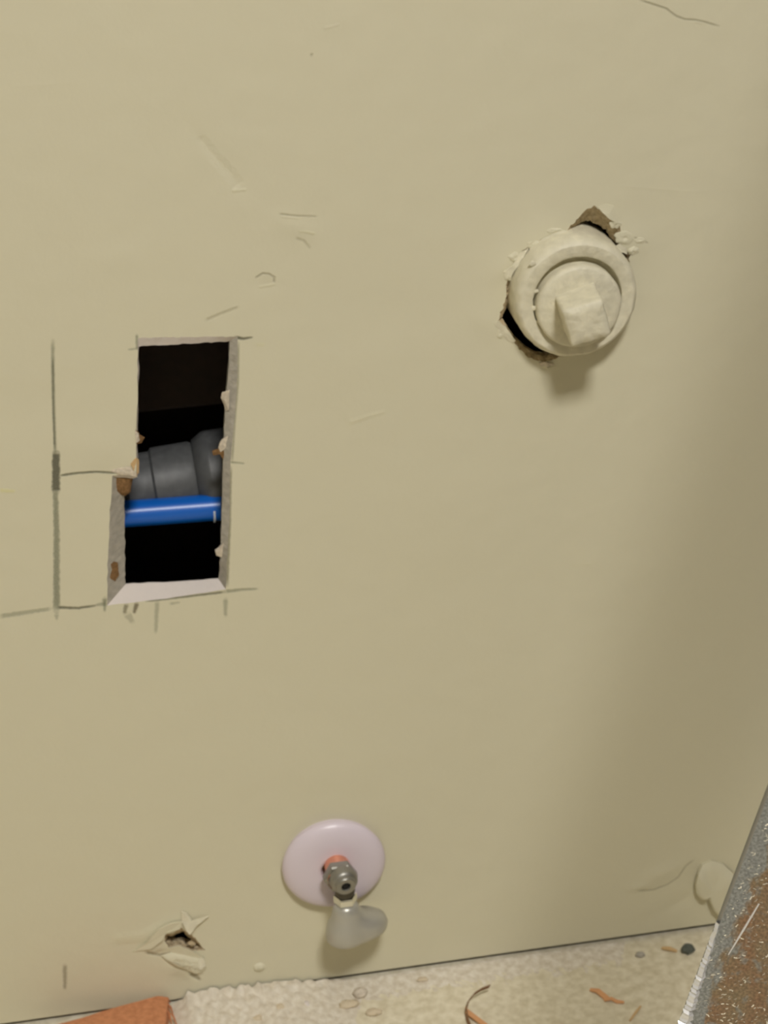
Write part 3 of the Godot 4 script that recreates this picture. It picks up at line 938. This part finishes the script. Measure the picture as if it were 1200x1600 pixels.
func bar_material() -> StandardMaterial3D:
	# galvanized face: zinc with brown and grey reflections painted in, bright scratches and flecks
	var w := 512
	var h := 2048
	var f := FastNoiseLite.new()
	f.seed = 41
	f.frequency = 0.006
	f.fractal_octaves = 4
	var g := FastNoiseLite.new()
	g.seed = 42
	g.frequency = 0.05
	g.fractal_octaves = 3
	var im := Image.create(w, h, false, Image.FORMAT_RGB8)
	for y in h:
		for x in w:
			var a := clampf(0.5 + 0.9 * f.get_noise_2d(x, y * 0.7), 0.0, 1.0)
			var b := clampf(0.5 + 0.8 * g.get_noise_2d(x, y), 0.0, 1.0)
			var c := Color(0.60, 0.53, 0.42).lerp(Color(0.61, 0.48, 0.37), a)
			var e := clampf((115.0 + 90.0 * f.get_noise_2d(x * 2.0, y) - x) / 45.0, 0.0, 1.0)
			e = maxf(e, clampf((x - 400.0 + 120.0 * f.get_noise_2d(x, y + 900.0)) / 70.0, 0.0, 1.0))  # grey reflection painted along the right edge
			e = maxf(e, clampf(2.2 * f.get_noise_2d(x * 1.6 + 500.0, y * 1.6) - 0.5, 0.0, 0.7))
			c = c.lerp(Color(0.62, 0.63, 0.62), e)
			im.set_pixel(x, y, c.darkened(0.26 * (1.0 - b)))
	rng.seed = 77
	for k in 700:  # zinc flecks and sparkle, both painted as bright dashes
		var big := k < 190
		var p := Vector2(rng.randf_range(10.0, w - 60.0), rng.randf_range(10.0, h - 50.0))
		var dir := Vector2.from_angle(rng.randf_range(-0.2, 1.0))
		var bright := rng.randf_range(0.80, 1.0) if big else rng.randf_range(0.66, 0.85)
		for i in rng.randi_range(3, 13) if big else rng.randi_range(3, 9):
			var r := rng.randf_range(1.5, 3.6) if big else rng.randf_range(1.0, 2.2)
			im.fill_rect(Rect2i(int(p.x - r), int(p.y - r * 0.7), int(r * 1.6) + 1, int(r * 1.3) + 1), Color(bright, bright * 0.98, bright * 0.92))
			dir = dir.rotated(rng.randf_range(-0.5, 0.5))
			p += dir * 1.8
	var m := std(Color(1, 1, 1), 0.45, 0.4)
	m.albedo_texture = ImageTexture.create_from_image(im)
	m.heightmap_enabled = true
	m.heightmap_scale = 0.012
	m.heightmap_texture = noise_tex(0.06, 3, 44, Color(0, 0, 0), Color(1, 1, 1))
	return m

func build_bar() -> void:
	# the left edge runs from A up to B and on until it leans on the right wall; its foot stands on the floor
	var A := wl(1060, 1600, 0.48)
	var B := wl(1200, 1228, 0.48)
	var d := (B - A).normalized()
	var foot := A - d * (A.y / d.y)
	var reach := (0.345 - foot.x) / d.x
	var side := (RIGHT - d * RIGHT.dot(d)).normalized()
	var out := side.cross(d).normalized()
	if out.dot(BACK) < 0:
		out = -out
	side = (side + out * 0.06).normalized()
	side = (side - d * side.dot(d)).normalized()
	out = side.cross(d).normalized()
	if out.dot(BACK) < 0:
		out = -out
	var ln := minf(reach - 0.06 / d.x * 0.0, 1.75)
	var t := thing("metal_bar", "galvanized steel bar with a brown reflection painted on its face leaning in front of the wall corner", "metal bar", foot)
	# rows of the section: [across, out]
	var wface := 0.0385
	var st := begin()
	st.set_smooth_group(-1)
	var n := 24
	for i in n:
		var v0 := ln * i / n
		var v1 := ln * (i + 1) / n
		for e: Array in [[0.0012, wface]]:
			var pa: Vector3 = d * v0 + side * e[0]
			var pb: Vector3 = d * v1 + side * e[0]
			var pc: Vector3 = d * v1 + side * e[1]
			var pd: Vector3 = d * v0 + side * e[1]
			var uv := [Vector2(0, v0 / 0.16), Vector2(0, v1 / 0.16), Vector2(1, v1 / 0.16), Vector2(1, v0 / 0.16)]
			var q := [pa, pb, pc, pd]
			for k in [0, 1, 2, 0, 2, 3]:
				st.set_normal(out)
				st.set_tangent(Plane(side, 1))
				st.set_uv(uv[k])
				st.add_vertex(q[k])
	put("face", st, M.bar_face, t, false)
	# rounded left lip, returning behind the face; right fold going back
	st = begin()
	var sec := [[wface, 0.0], [wface + 0.0012, -0.0006], [wface + 0.0022, -0.003], [wface + 0.0022, -0.030], [wface - 0.0005, -0.030], [wface - 0.0005, -0.0030], [0.0024, -0.0030], [0.0012, -0.0016], [0.0004, -0.0014], [0.0, -0.0009], [0.0004, -0.0003], [0.0012, 0.0]]
	for i in n:
		var v0 := ln * i / n
		var v1 := ln * (i + 1) / n
		for k in sec.size() - 1:
			st.set_smooth_group(1 if k < 4 else (2 if k < 6 else 3))
			var s0: Array = sec[k]
			var s1: Array = sec[k + 1]
			quad(st, d * v0 + side * s0[0] + out * s0[1], d * v1 + side * s0[0] + out * s0[1], d * v1 + side * s1[0] + out * s1[1], d * v0 + side * s1[0] + out * s1[1])
	part_label(put("folded_lip", st, M.zinc, t), "grey folded zinc edges of the bar")
	# bright jagged cut along the lower left edge
	st = begin()
	st.set_smooth_group(-1)
	var va := (A - foot).length() - 0.06
	var vb := (wl(1122, 1440, 0.48) - foot).dot(d)
	var m := 110
	var prev := []
	for i in m + 1:
		var f := float(i) / m
		var v := lerpf(va, vb, f)
		var wdt := lerpf(0.0082, 0.0012, f) * (1.0 + 0.35 * noise.get_noise_1d(i * 60.0))
		var zig := (0.0005 if i % 2 == 0 else -0.0003) * (1.0 - 0.6 * f) + 0.0008 * noise.get_noise_1d(i * 37.0)
		var p := d * v
		var row := [p + side * wdt + out * 0.0001, p + side * (wdt * 0.55) + out * (0.0014 + zig), p + side * (-0.0003 + zig * 0.4) + out * (0.0003 + zig), p + side * (wdt * 0.3) + out * -0.0012]
		if prev:
			for k in 3:
				quad(st, prev[k + 1], row[k + 1], row[k], prev[k])
		prev = row
	part_label(put("sawn_burr", st, M.zinc_bright, t), "bright jagged burr on the lower left edge")
	# a long scratch ridge on the face
	st = begin()
	var c0 := A + side * 0.0 - foot
	var s_a := _on_face(1138, 1492, A, out) - foot
	var s_b := _on_face(1186, 1412, A, out) - foot
	tube(st, [s_a, s_a.lerp(s_b, 0.5), s_b], [0.0002, 0.00045, 0.0003], 8)
	part_label(put("scratch", st, M.zinc_bright, t), "bright scratch on the brown face")

func _on_face(x: float, y: float, a: Vector3, n: Vector3) -> Vector3:
	var r := ray(x, y)
	return CAM + r * (n.dot(a - CAM) / n.dot(r))

func crumb(called: String, at: Vector3, size: Vector3, m: Material, label: String, category: String, group := "", turn := 0.0) -> void:
	var st := begin()
	st.set_smooth_group(1)
	var R := 10
	var S := 14
	var grid := []
	for i in R + 1:
		var row := []
		for k in S:
			var th := PI * i / R
			var a := TAU * k / S
			var p := Vector3(sin(th) * cos(a), cos(th), sin(th) * sin(a))
			var w := 1.0 + 0.45 * noise.get_noise_3d(p.x * 22 + at.x * 9000, p.y * 22 + at.y * 7000, p.z * 22 + at.z * 8000)
			p = (p * w * size).rotated(Vector3.UP, turn)
			p.y = maxf(p.y + size.y * 0.8, 0.0)
			row.append(p)
		grid.append(row)
	for i in R:
		for k in S:
			var k2 := (k + 1) % S
			quad(st, grid[i][k], grid[i + 1][k], grid[i + 1][k2], grid[i][k2])
	var o := put(called, st, m)
	o.position = at
	tag(o, label, category, group)

# a curled strip: centre line in metres, width across, thickness
func strip(st: SurfaceTool, line: Array, across: Array, thick: float) -> void:
	st.set_smooth_group(-1)
	var rows := []
	for i in line.size():
		var d: Vector3 = (line[mini(i + 1, line.size() - 1)] - line[maxi(i - 1, 0)]).normalized()
		var w: Vector3 = across[i]
		var n := d.cross(w).normalized() * thick * 0.5
		rows.append([line[i] - w * 0.5 + n, line[i] + w * 0.5 + n, line[i] + w * 0.5 - n, line[i] - w * 0.5 - n])
	for i in rows.size() - 1:
		for k in 4:
			var k2 := (k + 1) % 4
			quad(st, rows[i][k], rows[i][k2], rows[i + 1][k2], rows[i + 1][k])
	quad(st, rows[0][3], rows[0][2], rows[0][1], rows[0][0])
	quad(st, rows[-1][0], rows[-1][1], rows[-1][2], rows[-1][3])

func build_debris() -> void:
	# plaster dust swept against the foot of the wall: nobody could count it
	var st := begin()
	st.set_smooth_group(1)
	var nx := 150
	var nz := 36
	var x0 := fl(268, 1590).x
	var x1 := fl(1000, 1500).x
	var g := []
	for i in nx + 1:
		var row := []
		for k in nz + 1:
			var x := lerpf(x0, x1, float(i) / nx)
			var z := lerpf(0.0015, 0.10, float(k) / nz)
			var left := clampf((0.0 - (x - fl(560, 1560).x)) / 0.05, 0.0, 1.0)
			var base := left * (0.0065 * exp(-z / 0.03) + 0.002) + 0.0012 * exp(-z / 0.015)
			var n1 := noise.get_noise_2d(x * 2500.0, z * 2500.0)
			var n2 := noise.get_noise_2d(x * 8000.0 + 50.0, z * 8000.0)
			var y := base * (1.0 + 0.55 * n1 + 0.15 * n2) + 0.0002 * n2 - 0.0003
			var fade := minf(1.0, minf(float(mini(i, nx - i)) / 6.0, float(nz - k) / 6.0))
			row.append(Vector3(x, maxf(y, -0.001) * fade - 0.0006 * (1.0 - fade), z))
		g.append(row)
	for i in nx:
		for k in nz:
			quad(st, g[i][k], g[i + 1][k], g[i + 1][k + 1], g[i][k + 1])
	var o := put("plaster_dust", st, M.dust)
	tag(o, "whitish plaster dust swept along the foot of the wall under the valve", "dust")
	o.set_meta("kind", "stuff")
	# reddish wood offcut in the lower left corner
	var base := fl(258, 1598)
	base = Vector3(base.x, 0, base.z)
	var t := thing("wood_offcut", "orange brown wood offcut with frayed end in the lower left corner", "wood scrap", base)
	st = begin()
	st.set_smooth_group(-1)
	var top := []
	for e in [[263, 1558], [254, 1557], [246, 1556], [234, 1559], [215, 1565], [190, 1571], [160, 1580], [128, 1590], [95, 1599], [60, 1608]]:
		top.append(fl(e[0], e[1], 0.012) - base)
	var near := []
	for e in [[258, 1612], [256, 1640], [250, 1650], [235, 1655], [215, 1655], [190, 1655], [160, 1660], [128, 1665], [95, 1670], [60, 1675]]:
		near.append(fl(e[0], e[1], 0.012) - base)
	var cols := []
	for i in top.size():
		var col := []
		for k in 9:
			var f := k / 8.0
			var p: Vector3 = top[i].lerp(near[i], f)
			p.y += 0.003 * sin(f * PI) - 0.0015 * f + 0.0008 * noise.get_noise_2d(i * 35.0, k * 60.0) - 0.0008 * float(i == 0)
			col.append(p)
		cols.append(col)
	for i in cols.size() - 1:
		for k in 8:
			st.set_smooth_group(1)
			quad(st, cols[i + 1][k], cols[i][k], cols[i][k + 1], cols[i + 1][k + 1])
		st.set_smooth_group(-1)
		for k: int in [0, 8]:
			var a: Vector3 = cols[i][k]
			var b: Vector3 = cols[i + 1][k]
			var af := Vector3(a.x, 0, a.z)
			var bf := Vector3(b.x, 0, b.z)
			if k == 0:
				quad(st, a, b, bf, af)
			else:
				quad(st, b, a, af, bf)
	for i: int in [0, cols.size() - 1]:
		for k in 8:
			var a: Vector3 = cols[i][k]
			var b: Vector3 = cols[i][k + 1]
			var af := Vector3(a.x, 0, a.z)
			var bf := Vector3(b.x, 0, b.z)
			if i == 0:
				quad(st, b, a, af, bf)
			else:
				quad(st, a, b, bf, af)
	put("board", st, M.cedar, t)
	for e in [[262, 1572, 268, 1600, 0.011], [266, 1578, 277, 1604, 0.009], [263, 1564, 271, 1588, 0.012], [258, 1559, 266, 1566, 0.012]]:
		st = begin()
		var a := fl(e[0] - 6, e[1], e[4]) - base
		var b := fl(e[2], e[3], 0.003) - base
		strip(st, [a, a.lerp(b, 0.5) + Vector3(0.001, 0.002, 0), b], [Vector3(0.0012, 0, 0.001), Vector3(0.0014, 0, 0.001), Vector3(0.0005, 0, 0.0004)], 0.0005)
		put("splinter", st, M.cedar, t)
	# a curled shaving
	var c := fl(738, 1592)
	t = thing("wood_shaving", "curled brown wood shaving standing on the floor below the cleanout wall", "wood shaving", Vector3(c.x, 0, c.z))
	st = begin()
	var line := []
	var acr := []
	for e in [[735, 1606, 0.001], [730, 1592, 0.002], [728, 1578, 0.004], [732, 1564, 0.006], [741, 1553, 0.008], [752, 1546, 0.009], [765, 1541, 0.009]]:
		line.append(fl(e[0], e[1], e[2]) - t.position)
		acr.append(Vector3(0.0012, 0.0030, 0.0006))
	strip(st, line, acr, 0.0005)
	part_label(put("curl", st, M.shaving_dark, t), "dark outer curl")
	st = begin()
	line = []
	acr = []
	for e in [[727, 1578, 0.003], [736, 1585, 0.003], [748, 1594, 0.002], [764, 1606, 0.001]]:
		line.append(fl(e[0], e[1], e[2]) - t.position)
		acr.append(Vector3(-0.001, 0.001, 0.0060))
	strip(st, line, acr, 0.0006)
	part_label(put("tail", st, M.shaving, t), "bright orange inner end")
	# flat shavings
	flake("wood_shaving", [[922, 1546], [934, 1549], [947, 1558], [951, 1562]], 0.0042, M.shaving, "orange wood shaving, the thicker half of a broken pair near the metal bar")
	flake("wood_shaving", [[944, 1563], [955, 1561], [964, 1564], [975, 1566]], 0.0028, M.shaving, "thin orange wood shaving at the tip of the thicker shaving")
	flake("wood_shaving", [[297, 1569], [312, 1578], [326, 1590], [336, 1600]], 0.0036, M.tan_wood, "tan wood sliver lying on white dust beside the orange brown offcut")
	flake("wood_shaving", [[1034, 1481], [1046, 1483], [1058, 1485]], 0.0032, M.tan_wood, "small tan wood chip beside the grey chip at the foot of the wall")
	flake("wood_shaving", [[1001, 1572], [994, 1582], [984, 1594]], 0.0016, M.tan_wood, "faint thin tan sliver below the orange shavings")
	# crumbs
	crumb("grey_chip", fl(1074, 1487), Vector3(0.0044, 0.003, 0.0040), M.grey_chip, "dark grey chip at the foot of the wall near the metal bar", "chip")
	crumb("plaster_crumb", fl(563, 1556), Vector3(0.0045, 0.0035, 0.0035), M.paper, "pale pinkish plaster crumb in the valve's shadow against the wall", "crumb")
	crumb("plaster_crumb", fl(584, 1584), Vector3(0.0050, 0.002, 0.003), M.crumb, "flat tan crumb on the floor right of the valve's shadow", "crumb")
	crumb("plaster_crumb", fl(545, 1572), Vector3(0.007, 0.002, 0.004), M.crumb, "flat tan brown crumb on the floor in the valve's shadow", "crumb")
	crumb("plaster_crumb", fl(438, 1580), Vector3(0.0060, 0.0030, 0.0036), M.crumb, "tan lump in the white dust left of the valve's shadow", "crumb", "", 0.4)
	crumb("plaster_crumb", fl(402, 1598), Vector3(0.0045, 0.0030, 0.003), M.crumb, "tan lump in the white dust at the picture's lower edge", "crumb")
	crumb("plaster_crumb", fl(480, 1574), Vector3(0.0030, 0.0024, 0.003), M.gypsum, "small white lump just left of the valve's shadow", "crumb")
	crumb("plaster_crumb", fl(1000, 1494), Vector3(0.0035, 0.0016, 0.002), M.gypsum_grey, "small flat grey crumb in the gap under the wall", "crumb")
	crumb("plaster_crumb", fl(660, 1532), Vector3(0.0040, 0.0012, 0.002), M.crumb, "flat tan crumb under the wall's edge right of the valve", "crumb")

func flake(called: String, px: Array, width: float, m: Material, label: String) -> void:
	var at := fl(px[0][0], px[0][1])
	at.y = 0
	var st := begin()
	var line := []
	var acr := []
	for i in px.size():
		var p := fl(px[i][0], px[i][1], 0.0014) - at
		p.y += 0.0006 * sin(i * 2.1)
		line.append(p)
	for i in px.size():
		var d: Vector3 = (line[mini(i + 1, px.size() - 1)] - line[maxi(i - 1, 0)]).normalized()
		var w := d.cross(Vector3.UP).normalized() * width * (0.55 if i == 0 or i == px.size() - 1 else 1.0 + 0.3 * noise.get_noise_1d(i * 70.0 + at.x * 9000.0))
		acr.append(w)
	strip(st, line, acr, 0.0009)
	var o := put(called, st, m)
	o.position = at
	tag(o, label, "wood shaving", "")
